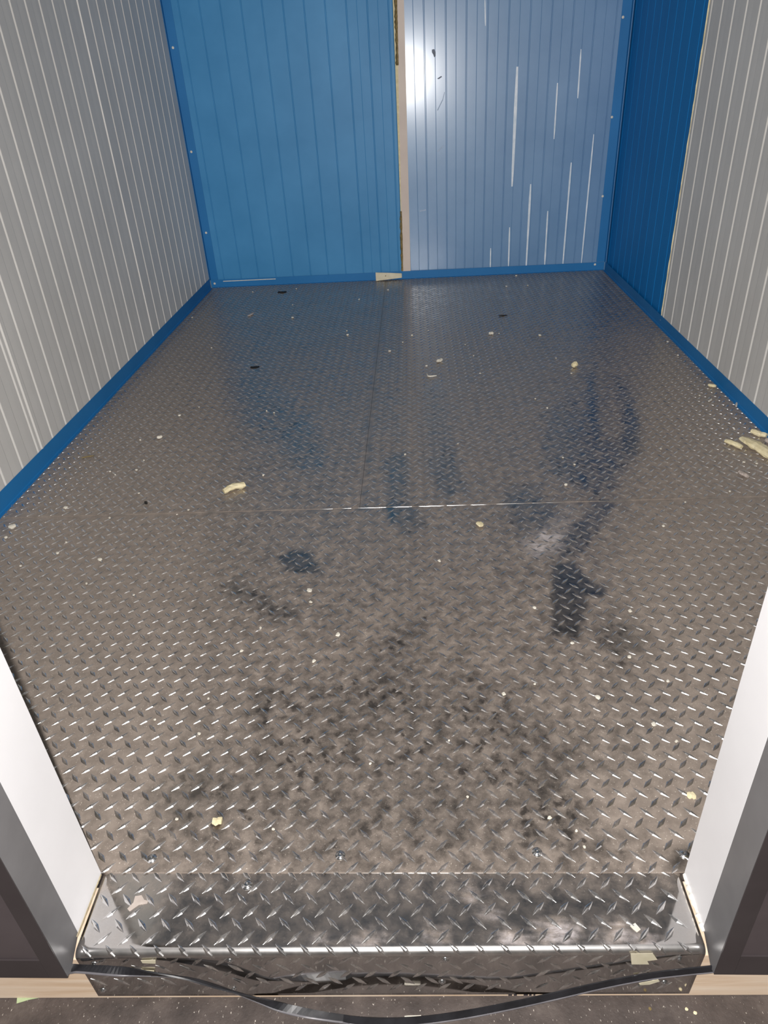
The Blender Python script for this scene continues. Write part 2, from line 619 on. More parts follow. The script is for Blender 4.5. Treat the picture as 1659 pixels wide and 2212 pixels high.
# bright bare metal along the cross seam
k = 0
x = XL + 0.1
while x < XR - 0.25:
    ln = 0.02 + 0.09 * rng.random()
    if x < -0.30 and rng.random() < 0.75 or x > 0.52 and rng.random() < 0.7:
        x += ln
        continue
    w = 0.0006 + 0.0006 * rng.random()
    V, F = [], []
    zb = PLATE_T + 0.0002
    prof = [(-w * 1.3, -0.0003), (-w * .8, w * .8), (0, w * 1.15), (w * .8, w * .8), (w * 1.3, -0.0003)]
    for i in range(6):
        e = 0.35 if i in (0, 5) else 0.8 + 0.4 * rng.random()
        for (q, z) in prof:
            V.append((x + ln * i / 5, YS + q * e, zb + z * e))
    for i in range(5):
        for q in range(4):
            a = i * 5 + q
            F.append((a, a + 1, a + 6, a + 5))
    link('seam_bead', mesh('seam_bead', V, F, M_CHROME, True), floor)
    x += ln + 0.008 + 0.02 * rng.random()


def screw(parent, loc, normal='z', r=0.0062):
    V, F = [], []
    n = 14
    prof = [(r * 1.45, 0.0), (r * 1.45, 0.0009), (r, 0.0012), (r * 0.92, 0.0026), (r * 0.55, 0.0036), (r * 0.3, 0.0030), (0.0003, 0.0022)]
    for (rr, z) in prof:
        for k in range(n):
            a = 2 * math.pi * k / n
            V.append((rr * math.cos(a), rr * math.sin(a), z))
    for i in range(len(prof) - 1):
        for k in range(n):
            F.append((i * n + k, i * n + (k + 1) % n, (i + 1) * n + (k + 1) % n, (i + 1) * n + k))
    F.append(tuple((len(prof) - 1) * n + k for k in range(n)))
    V = np.array(V)
    if normal == '-y':
        V = np.stack([V[:, 0], -V[:, 2], V[:, 1]], 1)
    elif normal == '+x':
        V = np.stack([V[:, 2], V[:, 0], V[:, 1]], 1)
    o = link('screw', mesh('screw', V, F, M_CHROME, True), parent, loc)
    return o


for (px, py) in [(328, 1855), (735, 1848), (1160, 1841), (1478, 1846)]:
    p = at(px, py, PLATE_T)
    screw(fp1, (p[0], p[1], PLATE_T))

# ------------------------------------------------------------------ walls: profiled sandwich panels
def groove_profile(u0, u1, mains, minors, gw=0.015, gd=0.0045, mw=0.003, md=0.0009, saw=True):
    ev = [(c, gw, gd, 0.34) for c in mains] + [(c, mw, md, 0.0 if saw else 0.15) for c in minors]
    ev = sorted(e for e in ev if u0 + 0.012 < e[0] < u1 - 0.012)
    pts = [(u0, 0.004), (u0 + 0.004, 0.0)]
    for c, w, d, fl in ev:
        h = w / 2
        if fl == 0.0:
            pts += [(c - h, 0), (c + h, d), (c + h + 0.032, 0)]
            continue
        pts += [(c - h, 0), (c - h * 0.82, d * 0.12), (c - h * fl, d), (c + h * fl, d), (c + h * 0.82, d * 0.12), (c + h, 0)]
    pts += [(u1 - 0.004, 0.0), (u1, 0.004)]
    return pts


def panel(parent, name, pts, face, z0, z1, mat, thick=0.012, label=None):
    """pts (u, depth into the wall); face = 'L', 'R', 'B' with plane position"""
    side, pos = face
    n = len(pts)
    loop = list(pts) + [(pts[-1][0], thick), (pts[0][0], thick)]
    V = []
    for z in (z0, z1):
        for (u, d) in loop:
            V.append((pos - d, u, z) if side == 'L' else (pos + d, u, z) if side == 'R' else (u, pos + d, z))
    m = len(loop)
    F = [(i, (i + 1) % m, m + (i + 1) % m, m + i) for i in range(m)]
    F += [tuple(range(m)), tuple(range(2 * m - 1, m - 1, -1))]
    me = mesh(name, V, F, mat)
    me.validate()
    o = link(name, me, parent)
    if label:
        o['label'] = label
    bpy.context.view_layer.update()
    import bmesh
    bm = bmesh.new()
    bm.from_mesh(me)
    bmesh.ops.recalc_face_normals(bm, faces=bm.faces)
    bm.to_mesh(me)
    bm.free()
    return o


wall_left = tag(box('wall_left', (XL - 0.09, XL - 0.0125, YF, YB + 0.09, -0.1, H), M_FOAM), kind='structure')
wall_right = tag(box('wall_right', (XR + 0.0225, XR + 0.10, YF, YB + 0.09, -0.1, H), M_FOAM), kind='structure')
wall_back = tag(box('wall_back', (XL - 0.012, XR + 0.022, YB + 0.0165, YB + 0.09, -0.1, H), M_FOAM), kind='structure')

Lm = [1.778 + 0.1203 * k for k in range(-13, 11)]
Ln = [c + 0.055 for c in Lm]
for (a, b, mains, minors) in [
        (YF + 0.001, 0.368, Lm, Ln), (0.3705, 1.684, Lm, Ln), (1.6865, 2.990, Lm, Ln),
        (2.9925, YB - 0.002, [3.106 + 0.1105 * k for k in range(10)], [3.106 + 0.1105 * k + .055 for k in range(10)])]:
    panel(wall_left, 'panel', groove_profile(a, b, mains, minors), ('L', XL), 0.0, H, M_WHITE)
# folded lap strips on the joints
for yj in (1.6885, 2.9945):
    prof = [(XL - 0.003, yj - 0.004, 0), (XL + 0.0035, yj - 0.001, 0), (XL + 0.0035, yj + 0.006, 0), (XL - 0.003, yj + 0.016, 0)]
    V, F = extrude_poly(prof, ((0, 0, 0.0665), (0, 0, H)))
    link('lap_strip', mesh('lap_strip', V, F, M_WHITE), wall_left)

Rm = [2.979 - 0.1213 * k for k in range(24)]
Rn = [c - 0.060 for c in Rm]
for (a, b) in [(YF + 0.001, 0.43), (0.4325, 1.72), (1.7225, 3.012)]:
    panel(wall_right, 'panel', groove_profile(a, b, Rm, Rn), ('R', XR), 0.0, H, M_WHITE, 0.022)
pb = panel(wall_right, 'panel', groove_profile(3.0145, YB + 0.01, [3.10 + 0.12 * k for k in range(10)], [], 0.008, 0.0025),
           ('R', XR + 0.010), 0.0, H, M_BLUE_DARK, 0.012, 'deep blue ribbed panel at the far end of the right wall')
# ragged foam along the cut edge of the white panel
V, F = [], []
nz = 90
for i in range(nz + 1):
    z = 0.03 + (H - 0.06) * i / nz
    w = 0.006 + 0.005 * rng.random() + (0.008 if rng.random() < 0.08 else 0)
    t = 0.0015 + 0.003 * rng.random()
    V += [(XR + 0.012, 3.010, z), (XR - t, 3.010, z), (XR - t * 0.6, 3.012 + w * 0.6, z), (XR + 0.006, 3.012 + w, z)]
for i in range(nz):
    for k in range(4):
        a = i * 4 + k
        b = i * 4 + (k + 1) % 4
        F.append((a, b, b + 4, a + 4))
link('foam_edge', mesh('foam_edge', V, F, M_FOAM), wall_right)['label'] = 'ragged cream foam along the cut panel edge'

Bm = [-1.201 + 0.117 * k for k in range(11)]
panel(wall_back, 'panel', groove_profile(XL - 0.01, -0.006, Bm, [c + .0585 for c in Bm[8:]], 0.009, 0.003, 0.003, 0.0009, False), ('B', YB), 0.0, H, M_BLUE, 0.016,
      'satin blue ribbed panel, left half of the back wall')
Bm2 = [0.164, 0.286] + [0.401 + 0.118 * k for k in range(8)]
Bn2 = [0.104, 0.224, .343] + [0.46 + 0.118 * k for k in range(8)]
pr = panel(wall_back, 'panel', groove_profile(0.044, XR + 0.021, Bm2, Bn2, 0.009, 0.003, 0.004, 0.0012, False), ('B', YB), 0.0, H, M_HAZY, 0.016,
           'hazy filmed blue ribbed panel, right half of the back wall')
# cream edge strip, leaning slightly, and the old foam bead beside it
V, F = extrude_poly([(-0.006, 0.0, 0.02), (0.046, 0.0, 0.02), (0.062, 0.0, H), (0.028, 0.0, H)], ((0, YB - 0.006, 0), (0, YB + 0.016, 0)))
link('edge_strip', mesh('edge_strip', V, F, M_CREAM), wall_back)['label'] = 'cream strip on the joint of the back wall panels'
for (za, zb, mt) in ((0.055, 0.42, M_OLIVE), (1.20, 2.0, M_OLIVE)):
    V, F = [], []
    nz = int((zb - za) / 0.012)
    for i in range(nz + 1):
        z = za + (zb - za) * i / nz
        xc = -0.006 + (0.034) * (z - 0.02) / (H - 0.02)
        w = 0.009 + 0.007 * rng.random()
        t = 0.006 + 0.006 * rng.random()
        V += [(xc - w, YB + 0.004, z), (xc - w * 0.6, YB - t, z), (xc + w * 0.2, YB - t - 0.003, z), (xc + w * 0.35, YB + 0.004, z)]
    for i in range(nz):
        for k in range(4):
            a = i * 4 + k
            b = i * 4 + (k + 1) % 4
            F.append((a, b, b + 4, a + 4))
    link('foam_bead', mesh('foam_bead', V, F, mt), wall_back)


# flash glints on the hazy panel's ribs painted as pale strips; lower ones film remnants
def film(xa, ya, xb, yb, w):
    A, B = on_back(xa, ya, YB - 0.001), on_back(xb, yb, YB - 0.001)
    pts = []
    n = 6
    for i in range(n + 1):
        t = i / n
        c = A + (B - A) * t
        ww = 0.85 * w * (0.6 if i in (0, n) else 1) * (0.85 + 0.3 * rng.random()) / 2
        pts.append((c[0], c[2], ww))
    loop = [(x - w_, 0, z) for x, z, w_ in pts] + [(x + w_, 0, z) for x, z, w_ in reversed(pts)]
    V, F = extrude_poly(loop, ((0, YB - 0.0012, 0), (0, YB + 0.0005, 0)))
    o = link('film_glint_strip', mesh('film_glint_strip', V, F, M_FILM_GLINT), pr)
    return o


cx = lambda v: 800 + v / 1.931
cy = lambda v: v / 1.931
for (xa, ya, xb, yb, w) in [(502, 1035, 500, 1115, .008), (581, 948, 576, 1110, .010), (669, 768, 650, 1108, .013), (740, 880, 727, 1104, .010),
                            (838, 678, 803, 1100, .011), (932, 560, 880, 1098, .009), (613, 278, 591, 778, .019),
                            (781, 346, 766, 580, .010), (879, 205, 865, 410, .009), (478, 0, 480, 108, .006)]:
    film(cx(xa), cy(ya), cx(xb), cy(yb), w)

# smudges and scratches on the hazy panel


def mark(name, pix, mat):
    P = [on_back(x, y, YB) for x, y in pix]
    V_, F_ = extrude_poly([(q[0], 0, q[2]) for q in P], ((0, YB - 0.0008, 0), (0, YB + 0.0004, 0)))
    link(name, mesh(name, V_, F_, mat), pr)


mark('smudge', [(933, 107), (938, 106), (941, 112), (941, 121), (938, 124), (936, 118), (933, 113)], M_SMUDGE)
mark('smudge', [(944, 170), (953, 164), (955, 166), (948, 171)], M_SMUDGE)
mark('scratch', [(944, 238), (956, 214), (960, 198), (961, 200), (957, 216), (946, 239)], M_SCR)
mark('scratch', [(944, 327), (957, 315), (958, 317), (946, 328)], M_SCR)
mark('scratch', [(906, 455), (920, 452), (920, 455), (907, 457)], M_SCR)

# ceiling
V, F = boxes([(XL - 0.09, XR + 0.1, YF, YB + 0.09, H + 0.012, H + 0.1)])
ceil = tag(link('ceiling', mesh('ceiling', V, F, M_CEIL)), kind='structure')
for k in range(4):
    a = YF + 0.002 + k * 1.026
    box('ceiling_panel', (XL - 0.01, XR + 0.02, a, a + 1.022, H, H + 0.0115), M_CEIL, ceil, 0.003)


# blue angle trims
def trim(name, V, F, mat=M_TRIM):
    return tag(link(name, mesh(name, V, F, mat)), kind='structure')


def wavy_base(name, side, pos, y0, y1, h, th=0.0022):
    """folded base angle with a toe on the floor"""
    n = 40
    V, F = [], []
    s = 1 if side == 'L' else -1
    prof = [(0.0006, PLATE_T), (0.013, PLATE_T), (0.013, PLATE_T + 0.0018), (0.004, PLATE_T + 0.004), (th, 0.010), (th, h), (0.0006, h)]
    for i in range(n + 1):
        y = y0 + (y1 - y0) * i / n
        e = 0.0006 * math.sin(y * 9.0)
        for (d, z) in prof:
            V.append((pos + s * (d + max(e, 0) * (d > 0.001)), y, z))
    m = len(prof)
    for i in range(n):
        for k in range(m):
            a, b = i * m + k, i * m + (k + 1) % m
            F.append((a, b, b + m, a + m))
    F += [tuple(range(m)), tuple(range(n * m, n * m + m))]
    return trim(name, V, F)


wavy_base('baseboard_left', 'L', XL, YF + 0.004, YB - 0.030, 0.066)
wavy_base('baseboard_right', 'R', XR, YF + 0.004, YB - 0.026, 0.056)
# back base: folded angle along x
prof = [(YB - 0.0068, PLATE_T), (YB - 0.016, PLATE_T), (YB - 0.016, PLATE_T + .0018), (YB - 0.0095, .006), (YB - 0.0092, .053), (YB - 0.0068, .053)]
V, F = extrude_poly([(0, y, z) for y, z in prof], ((XL + 0.004, 0, 0), (XR - 0.004, 0, 0)))
bb = trim('baseboard_back', V, F)
V, F = boxes([(-1.206, -0.852, YB - 0.0105, YB - 0.0093, 0.040, 0.0445)])
o = link('exposed_edge', mesh('exposed_edge', V, F, M_CRUMB), bb)
o['label'] = 'thin white line where the trim edge is exposed'


def rivet(parent, loc, r=0.0075):
    V, F = [], []
    n = 10
    for i, (rr, h) in enumerate([(r, 0), (r * 0.9, 0.0018), (r * 0.5, 0.003)]):
        for k in range(n):
            a = 2 * math.pi * k / n
            V.append((rr * math.cos(a), -h, rr * math.sin(a)))
    for i in range(2):
        for k in range(n):
            F.append((i * n + k, i * n + (k + 1) % n, (i + 1) * n + (k + 1) % n, (i + 1) * n + k))
    F.append(tuple(2 * n + k for k in range(n)))
    o = link('rivet', mesh('rivet', V, F, M_CRUMB, True), parent, loc)
    return o


for nm, x0, x1, s in (('trim_1', XL, XL + 0.052, 1), ('trim_2', XR, XR - 0.054, -1)):
    a = x0 + s * 0.0005
    b = x0 + s * 0.0028
    sw = 0.028
    pts = [(a, YB - sw, 0), (b, YB - sw, 0), (b, YB - 0.0035, 0), (x1, YB - 0.0022, 0), (x1, YB - 0.0003, 0), (a, YB - 0.0003, 0)]
    V, F = extrude_poly(pts, ((0, 0, 0.0535), (0, 0, H - 0.001)))
    t = trim(nm, V, F)
    pix = [(373, 103), (413, 328), (445, 503), (464, 612)] if s == 1 else [(1346, 37), (1322, 253), (1302, 424), (1285, 570)]
    for q, (px, py) in enumerate(pix):
        p = on_back(px, py, YB - 0.004)
        if q == 3:
            rivet(bb, (p[0], YB - 0.0093, 0.030 if s == 1 else 0.040))
        else:
            xx = min(max(p[0], XL + 0.02), XR - 0.02)
            rivet(t, (xx, YB - 0.0028, p[2]))

# ------------------------------------------------------------------ front wall with the doorway
JX = 0.495
ZB = -0.020
blk = [(-1.40, -JX - 0.004, -0.020, YF - 0.001, 0.003, H), (JX + 0.004, 1.41, -0.020, YF - 0.001, 0.003, H),
       (-JX - 0.004, JX + 0.004, -0.020, YF - 0.001, 2.054, H)]
V, F = boxes(blk)
wall_front = tag(link('wall_front', mesh('wall_front', V, F, M_FOAM)), kind='structure')
for s in (-1, 1):
    ca, cb = s * (JX + 0.0035), s * JX
    x0, x1 = min(ca, cb), max(ca, cb)
    sk = 0.006 * s
    # white liner of the reveal
    V, F = boxes([(x0, x1, 0.0285 + sk, YF, 0.0008, 2.05)])
    o = link('jamb_liner', mesh('jamb_liner', V, F, M_JAMB), wall_front)
    o['label'] = 'glossy white liner of the %s door jamb' % ('left' if s < 0 else 'right')
    # grey corner trim of the jamb, its foot cut on a slant
    pl = [(0, 0.028 + sk, 0.0008), (0, 0.028 + sk, 2.05), (0, -0.027 + sk, 2.05), (0, -0.027 + sk, -0.020), (0, -0.018 + sk, -0.024)]
    V, F = extrude_poly(pl, ((x0, 0, 0), (x1 , 0, 0)))
    o = link('jamb_trim', mesh('jamb_trim', V, F, M_GREY), wall_front)
    o['label'] = 'grey metal corner trim of the %s door jamb' % ('left' if s < 0 else 'right')
    # dark cover trim and cladding on the outside face
    fx0, fx1 = sorted((s * (JX + 0.0005), s * (JX + 0.029)))
    V, F = boxes([(fx0, fx1, -0.0285 + sk, -0.0262 + sk, -0.022, 2.10)])
    link('cover_trim', mesh('cover_trim', V, F, M_DARKT), wall_front)
    gx0, gx1 = sorted((s * (JX + 0.024), s * 1.41))
    pts = [(gx0, -0.0258 + sk), (gx1, -0.0258 + sk), (gx1, -0.0205), (gx0, -0.0205)]
    V, F = extrude_poly([(x, y, 0) for x, y in pts], ((0, 0, -0.021), (0, 0, H)))
    o = link('cladding_panel', mesh('cladding_panel', V, F, M_DARK), wall_front)
    o['label'] = 'dark glossy cladding beside the %s jamb' % ('left' if s < 0 else 'right')
    # bottom hem fold of the cladding
    hx0, hx1 = sorted((s * (JX + 0.0293), s * 1.41))
    V, F = boxes([(hx0, hx1, -0.0285 + sk, -0.0262 + sk, -0.022, 0.030)])
    link('hem_fold', mesh('hem_fold', V, F, M_DARKT), wall_front)
    # caulk where the jamb meets the threshold
    V, F = [], []
    n = 26
    for i in range(n + 1):
        y = 0.022 + sk + (YF - 0.024 - sk) * i / n
        w = (0.0022 + 0.0022 * rng.random()) if s > 0 else (0.0011 + 0.0006 * rng.random())
        x = s * JX
        V += [(x, y, 0.0006), (x, y, 0.0006 + w * 1.2), (x - s * w * 0.8, y, 0.0006 + w * 0.8), (x - s * w * 1.3, y, 0.0006)]
    for i in range(n):
        for k in range(4):
            a, b = i * 4 + k, i * 4 + (k + 1) % 4
            F.append((a, b, b + 4, a + 4))
    F += [(0, 1, 2, 3), tuple(n * 4 + k for k in range(4))]
    link('caulk_bead', mesh('caulk_bead', V, F, M_CAULK if s > 0 else M_CAULKT), wall_front)
# head of the doorway
V, F = boxes([(-JX, JX, -0.027, YF, 2.0502, 2.0538)])
link('head_liner', mesh('head_liner', V, F, M_JAMB), wall_front)
V, F = boxes([(-JX - 0.02, JX + 0.02, -0.0258, -0.0205, 2.06, H)])
link('cladding_panel', mesh('cladding_panel', V, F, M_DARK), wall_front)

# ------------------------------------------------------------------ pine sill beam under the doorway
sill = link('sill_beam', None, None, (0, 0, ZG), SKEW)
tag(sill, 'pale pine sill beam lying on the dark ground under the doorway', 'timber beam')
V, F = boxes([(-1.40, 1.41, 0.0, 0.118, 0.0, 0.126)])
o = link('beam', mesh('beam', V, F, M_WOOD), sill)
m = o.modifiers.new('bevel', 'BEVEL')
m.width = 0.002
m.segments = 2
for (xx, w) in ((0.197, .006), (0.206, .005), (0.222, .007), (.231, .004), (0.238, .003)):
    V, F = boxes([(xx, xx + w, -0.0004, 0.0002, 0.003, 0.011)])
    link('stamp_mark', mesh('stamp_mark', V, F, M_INK), sill)
V, F = [], []
for i, (r, d) in enumerate(((0.0035, 0.0003), (0.003, -0.0015), (0.0012, -0.002))):
    for k in range(10):
        a = 2 * math.pi * k / 10
        V.append((0.545 + r * 1.6 * math.cos(a), d, 0.074 + r * math.sin(a)))
for i in range(2):
    for k in range(10):
        F.append((i * 10 + k, i * 10 + (k + 1) % 10, i * 10 + 10 + (k + 1) % 10, i * 10 + 10 + k))
F.append(tuple(range(20, 30)))
link('nail_head', mesh('nail_head', V, F, M_CHROME), sill)

# ------------------------------------------------------------------ threshold plate: tread plate folded over the sill
thr = link('threshold_plate', None, None, (0, 0, 0), SKEW)
tag(thr, 'bright folded tread plate covering the doorway threshold and sill edge', 'threshold plate')
RB = 0.0115
Y_BACK, Y_NOSE, Z_BOT = 0.1365, -0.0055, -0.131
S1 = Y_BACK - (Y_NOSE + RB)
S2 = S1 + RB * math.pi / 2
S3 = S2 + (-RB - Z_BOT)


def fold(s, h=0.0):
    if s <= S1:
        return Y_BACK - s, h
    if s <= S2:
        a = (s - S1) / RB
        return Y_NOSE + RB - (RB + h) * math.sin(a), -RB + (RB + h) * math.cos(a)
    return Y_NOSE - h, -RB - (s - S2)


svals = list(np.linspace(0, S1, 24)) + list(np.linspace(S1, S2, 9))[1:] + list(np.linspace(S2, S3, 16))[1:]
TX = 0.4885
nxx = 90
V, F, dv, pv, wv_ = [], [], [], [], []
prng = np.random.RandomState(3)
for s in svals:
    y, z = fold(s)
    for i in range(nxx + 1):
        x = -TX + 2 * TX * i / nxx
        xx = x
        if s > S2:      # the riser's ends are snipped on a slant
            k = (s - S2) / (S3 - S2)
            lo, hi = -TX + 0.004 * k, TX - 0.004 * k
            xx = lo + (hi - lo) * i / nxx
        V.append((xx, y, z))
        # dust: light film, heavier at the back, scuffed haze near the nose on the right
        d = 0.13 + 0.2 * min(max((y - 0.05) / 0.06, 0), 1)
        if s > S2:
            d = 0.10
        hz = 0.0
        for (hx, hy, hr, hv) in ((0.14, 0.085, 0.045, .35), (0.17, 0.050, 0.03, .35), (0.27, 0.022, 0.05, .6), (0.36, 0.02, 0.05, .5), (0.08, 0.02, 0.04, .4),
                                 (-0.02, 0.012, 0.05, .35), (0.40, 0.012, 0.03, .5), (-0.10, 0.015, 0.03, .3), (0.20, 0.012, .04, .55)):
            q = 1 - math.hypot((x - hx), (y - hy) * 1.6) / hr
            hz = max(hz, 1.35 * hv * min(max(q + 0.28 * math.sin(x * 130 + y * 210) * math.sin(x * 61 - y * 340), 0) * 1.3, 1))
        if s > S1:
            hz = 0
            d *= 0.5
        dv.append(max(d, hz))
        pv.append(hz)
        wv_.append(1.0 if S1 + 0.0005 < s < S2 - 0.0005 else 0.0)
ns = len(svals)
for j in range(ns - 1):
    for i in range(nxx):
        a = j * (nxx + 1) + i
        F.append((a, a + nxx + 1, a + nxx + 2, a + 1))
me = mesh('plate', V, F, M_THR, True)
set_attr(me, 'dust', dv)
set_attr(me, 'pale', pv)
set_attr(me, 'worn', wv_)
tp = link('plate', me, thr)
so = tp.modifiers.new('thickness', 'SOLIDIFY')
so.thickness = 0.0022
so.offset = -1
# lugs follow the fold
rows = []
y = 0.1017 + PYY / 2 * 1
srow = Y_BACK - 0.1017
r0 = 0
sites = []
for row in range(-1, 14):
    s = srow + (row - 0) * PYY / 2
    if s > S3 - 0.007:
        break
    sgn = 1 if row % 2 == 0 else -1
    xs0 = -0.2962 + (PXX / 2 if row % 2 else 0)
    base = RZ[sgn]
    W = []
    for v in base:
        yy, zz = fold(s - v[1], v[2] + 0.0001)
        W.append((v[0], yy, zz))
    me = mesh('lug', W, LF, M_THRLUG)
    k0 = int(math.ceil((-TX + 0.011 - xs0) / PXX))
    k1 = int(math.floor((TX - 0.011 - xs0) / PXX))
    for k in range(k0, k1 + 1):
        sites.append((row, me, xs0 + k * PXX, W))
# the row half hidden at the seam
first = [t for t in sites][:300]
for (row, me, x, W) in first:
    link('lug', me, thr, (x, 0, 0))
rest = sites[300:]
if rest:
    A, FF = [], []
    for (row, me, x, W) in rest:
        b = len(A)
        A += [(v[0] + x, v[1], v[2]) for v in W]
        FF += [tuple(b + i for i in f) for f in LF]
    t = link('tread_lugs', mesh('tread_lugs', A, FF, M_THRLUG), thr)
    t['kind'] = 'stuff'
p = at(536, 1908)
screw(thr, (p[0], p[1], 0.0), 'z', 0.0066)
for (px, py) in [(207, 2074), (497, 2071), (962, 2074), (1469, 2078), (225, 2131), (505, 2131), (955, 2122), (1437, 2130)]:
    p = on_back(px, py, Y_NOSE)
    screw(thr, (p[0], Y_NOSE, max(p[2], Z_BOT + 0.008)), '-y', 0.0042)


# ------------------------------------------------------------------ rubber seal strip hanging across the sill
path_px = [(146, 2091, -.028), (160, 2092, -.027), (180, 2093, -.023), (240, 2096, -.021), (300, 2100, -.026), (400, 2113, -.044), (480, 2135, -.072), (560, 2160, -.110),
           (620, 2178, -.124), (700, 2195, -.134), (800, 2206, -.1395), (900, 2204, -.1395), (1000, 2191, -.134), (1100, 2172, -.122),
           (1200, 2150, -.097), (1300, 2127, -.071), (1400, 2108, -.048), (1480, 2098, -.032), (1530, 2093, -.024), (1562, 2089, -.020)]
pts = [at(*p) for p in path_px]


def catmull(P, n):
    out = []
    for i in range(len(P) - 1):
        p0, p1, p2, p3 = P[max(i - 1, 0)], P[i], P[i + 1], P[min(i + 2, len(P) - 1)]
        for k in range(n):
            t = k / n
            out.append(0.5 * ((2 * p1) + (-p0 + p2) * t + (2 * p0 - 5 * p1 + 4 * p2 - p3) * t * t + (-p0 + 3 * p1 - 3 * p2 + p3) * t ** 3))
    out.append(P[-1])
    return out


cp = catmull(pts, 7)
strip = link('rubber_seal_strip', None, None, tuple(pts[10]))
tag(strip, 'black rubber seal strip hanging loose in a curve across the sill', 'seal strip')


def sweep(name, prof_fn, mat):
    V, F = [], []
    n = len(cp)
    m = None
    for i, c in enumerate(cp):
        a, b = cp[max(i - 1, 0)], cp[min(i + 1, n - 1)]
        t = (b - a) / np.linalg.norm(b - a)
        up = np.array([0, 0, 1.0]) - t * t[2]
        up /= np.linalg.norm(up)
        out = np.cross(up, t)
        pr_ = prof_fn(i / (n - 1))
        m = len(pr_)
        for (w, d) in pr_:
            V.append(c + up * w + out * d - pts[10])
    for i in range(n - 1):
        for k in range(m):
            a, b = i * m + k, i * m + (k + 1) % m
            F.append((a, b, b + m, a + m))
    F += [tuple(range(m)), tuple((n - 1) * m + k for k in range(m))]
    me_ = mesh(name, V, F, mat, False)
    import bmesh
    bm = bmesh.new()
    bm.from_mesh(me_)
    bmesh.ops.recalc_face_normals(bm, faces=bm.faces)
    bm.to_mesh(me_)
    bm.free()
    return link(name, me_, strip)


def twist(u):
    # turned over several times on the left, lying flat to the right
    if u < 0.5:
        return math.radians(30 + 70 * math.sin(u * 16.0))
    return math.radians(40 - 25 * min((u - .5) * 3, 1))


def rot(pr_, a):
    return [(w * math.cos(a) - d * math.sin(a), w * math.sin(a) + d * math.cos(a)) for w, d in pr_]


wd = 0.0060
sweep('strip_body', lambda u: rot([(-wd, -0.0016), (wd, -0.0016), (wd, 0.0006), (wd * .4, 0.002), (-wd * .4, 0.0014), (-wd, 0.0016)], twist(u)), M_RUBBER)
sweep('strip_lip', lambda u: rot([(-wd + 0.0017 * math.cos(k * math.pi / 4) - 0.0002, -0.0006 + 0.0017 * math.sin(k * math.pi / 4)) for k in range(8)], twist(u)), M_BEAD)


# ------------------------------------------------------------------ rubbish on the floor
def chunk(name, p0, p1, r, mat, label, cat, z=0.0044, seg=7, sides=8, flat=0.75, taper=0.5, bend=0.0, seed=1, group=None, jag=0.25):
    """irregular broken piece lying from pixel p0 to pixel p1"""
    rr = random.Random(seed)
    A, B = at(p0[0], p0[1], z), at(p1[0], p1[1], z)
    d = B - A
    ln = np.linalg.norm(d)
    t = d / ln
    sd = np.array([-t[1], t[0], 0])
    V, F = [], []
    mid = (A + B) / 2
    for i in range(seg + 1):
        u = i / seg
        e = 1 - taper * abs(2 * u - 1) ** 3
        c = A + d * u + sd * bend * math.sin(math.pi * u) - mid
        for k in range(sides):
            a = 2 * math.pi * (k + 0.5 * (i % 2) * 0.3) / sides
            q = r * e * (1 + 0.45 * jag * (rr.random() - 0.5) * 2 + 0.55 * jag * math.sin(u * (5 + seed % 4) + k * 0.9 + seed))
            zz = math.sin(a) * q * flat + r * flat
            V.append((c[0] + sd[0] * math.cos(a) * q, c[1] + sd[1] * math.cos(a) * q, max(zz, 0.0)))
    for i in range(seg):
        for k in range(sides):
            a, b = i * sides + k, i * sides + (k + 1) % sides
            F.append((a, b, b + sides, a + sides))
    F += [tuple(range(sides - 1, -1, -1)), tuple(seg * sides + k for k in range(sides))]
    zmin = min(v[2] for v in V)
    V = [(v[0], v[1], v[2] - zmin) for v in V]
    o = link(name, mesh(name, V, F, mat), None, (mid[0], mid[1], z))
    return tag(o, label, cat, group)


ZL = PLATE_T + LUG_H * 0.98      # things rest on the lug tops
fo = chunk('foam_chunk', (484, 1067), (529, 1052), 0.0135, M_FOAM, 'bent cream foam chunk lying alone left of the floor centre', 'foam chunk', ZL, taper=.2, bend=.008, seed=3)
chunk('foam_chunk', (1567, 956), (1601, 970), 0.0105, M_FOAM, 'short cream foam stick left of the big foam piece by the right wall', 'foam chunk', ZL, taper=.2, seed=4)
chunk('foam_chunk', (1601, 953), (1690, 1003), 0.024, M_FOAM, 'largest long slab of cream foam at the right edge of the floor', 'foam chunk', ZL, seg=12, flat=.5, taper=.5, seed=5, jag=.2)
chunk('foam_chunk', (1622, 936), (1655, 946), 0.0115, M_FOAM, 'cream foam stick nearest the right blue base trim', 'foam chunk', ZL, taper=.15, seed=6)
chunk('foam_chunk', (1652, 955), (1680, 962), 0.014, M_FOAMG, 'pale grey scrap between the cream foam pieces at the right edge', 'foam chunk', ZL, seed=16)
chunk('foam_chunk', (1596, 1022), (1615, 1033), 0.008, M_FOAMG, 'small grey foam scrap in front of the big foam slab', 'foam chunk', ZL, taper=.3, seed=7)
chunk('foam_chunk', (1529, 834), (1546, 838), 0.009, M_FOAM, 'small cream foam scrap close to the right base trim', 'foam chunk', ZL, seed=8)
chunk('foam_lump', (1235, 794), (1247, 792), 0.014, M_FOAM, 'round cream foam lump on the far right floor', 'foam lump', ZL, flat=.9, seed=9)
chunk('splinter', (177, 990), (203, 985), 0.0030, M_OLIVE, 'thin dark ended splinter near the left base trim', 'splinter', ZL, taper=.2, seed=10)
chunk('plastic_sliver', (1531, 869), (1537, 863), 0.0035, M_CRUMB, 'thin white sliver left of the right base trim', 'sliver', ZL, seed=11)
chunk('plastic_sliver', (1590, 880), (1591, 871), 0.004, M_CRUMB, 'short white sliver touching the right blue base trim', 'sliver', ZL, seed=12)
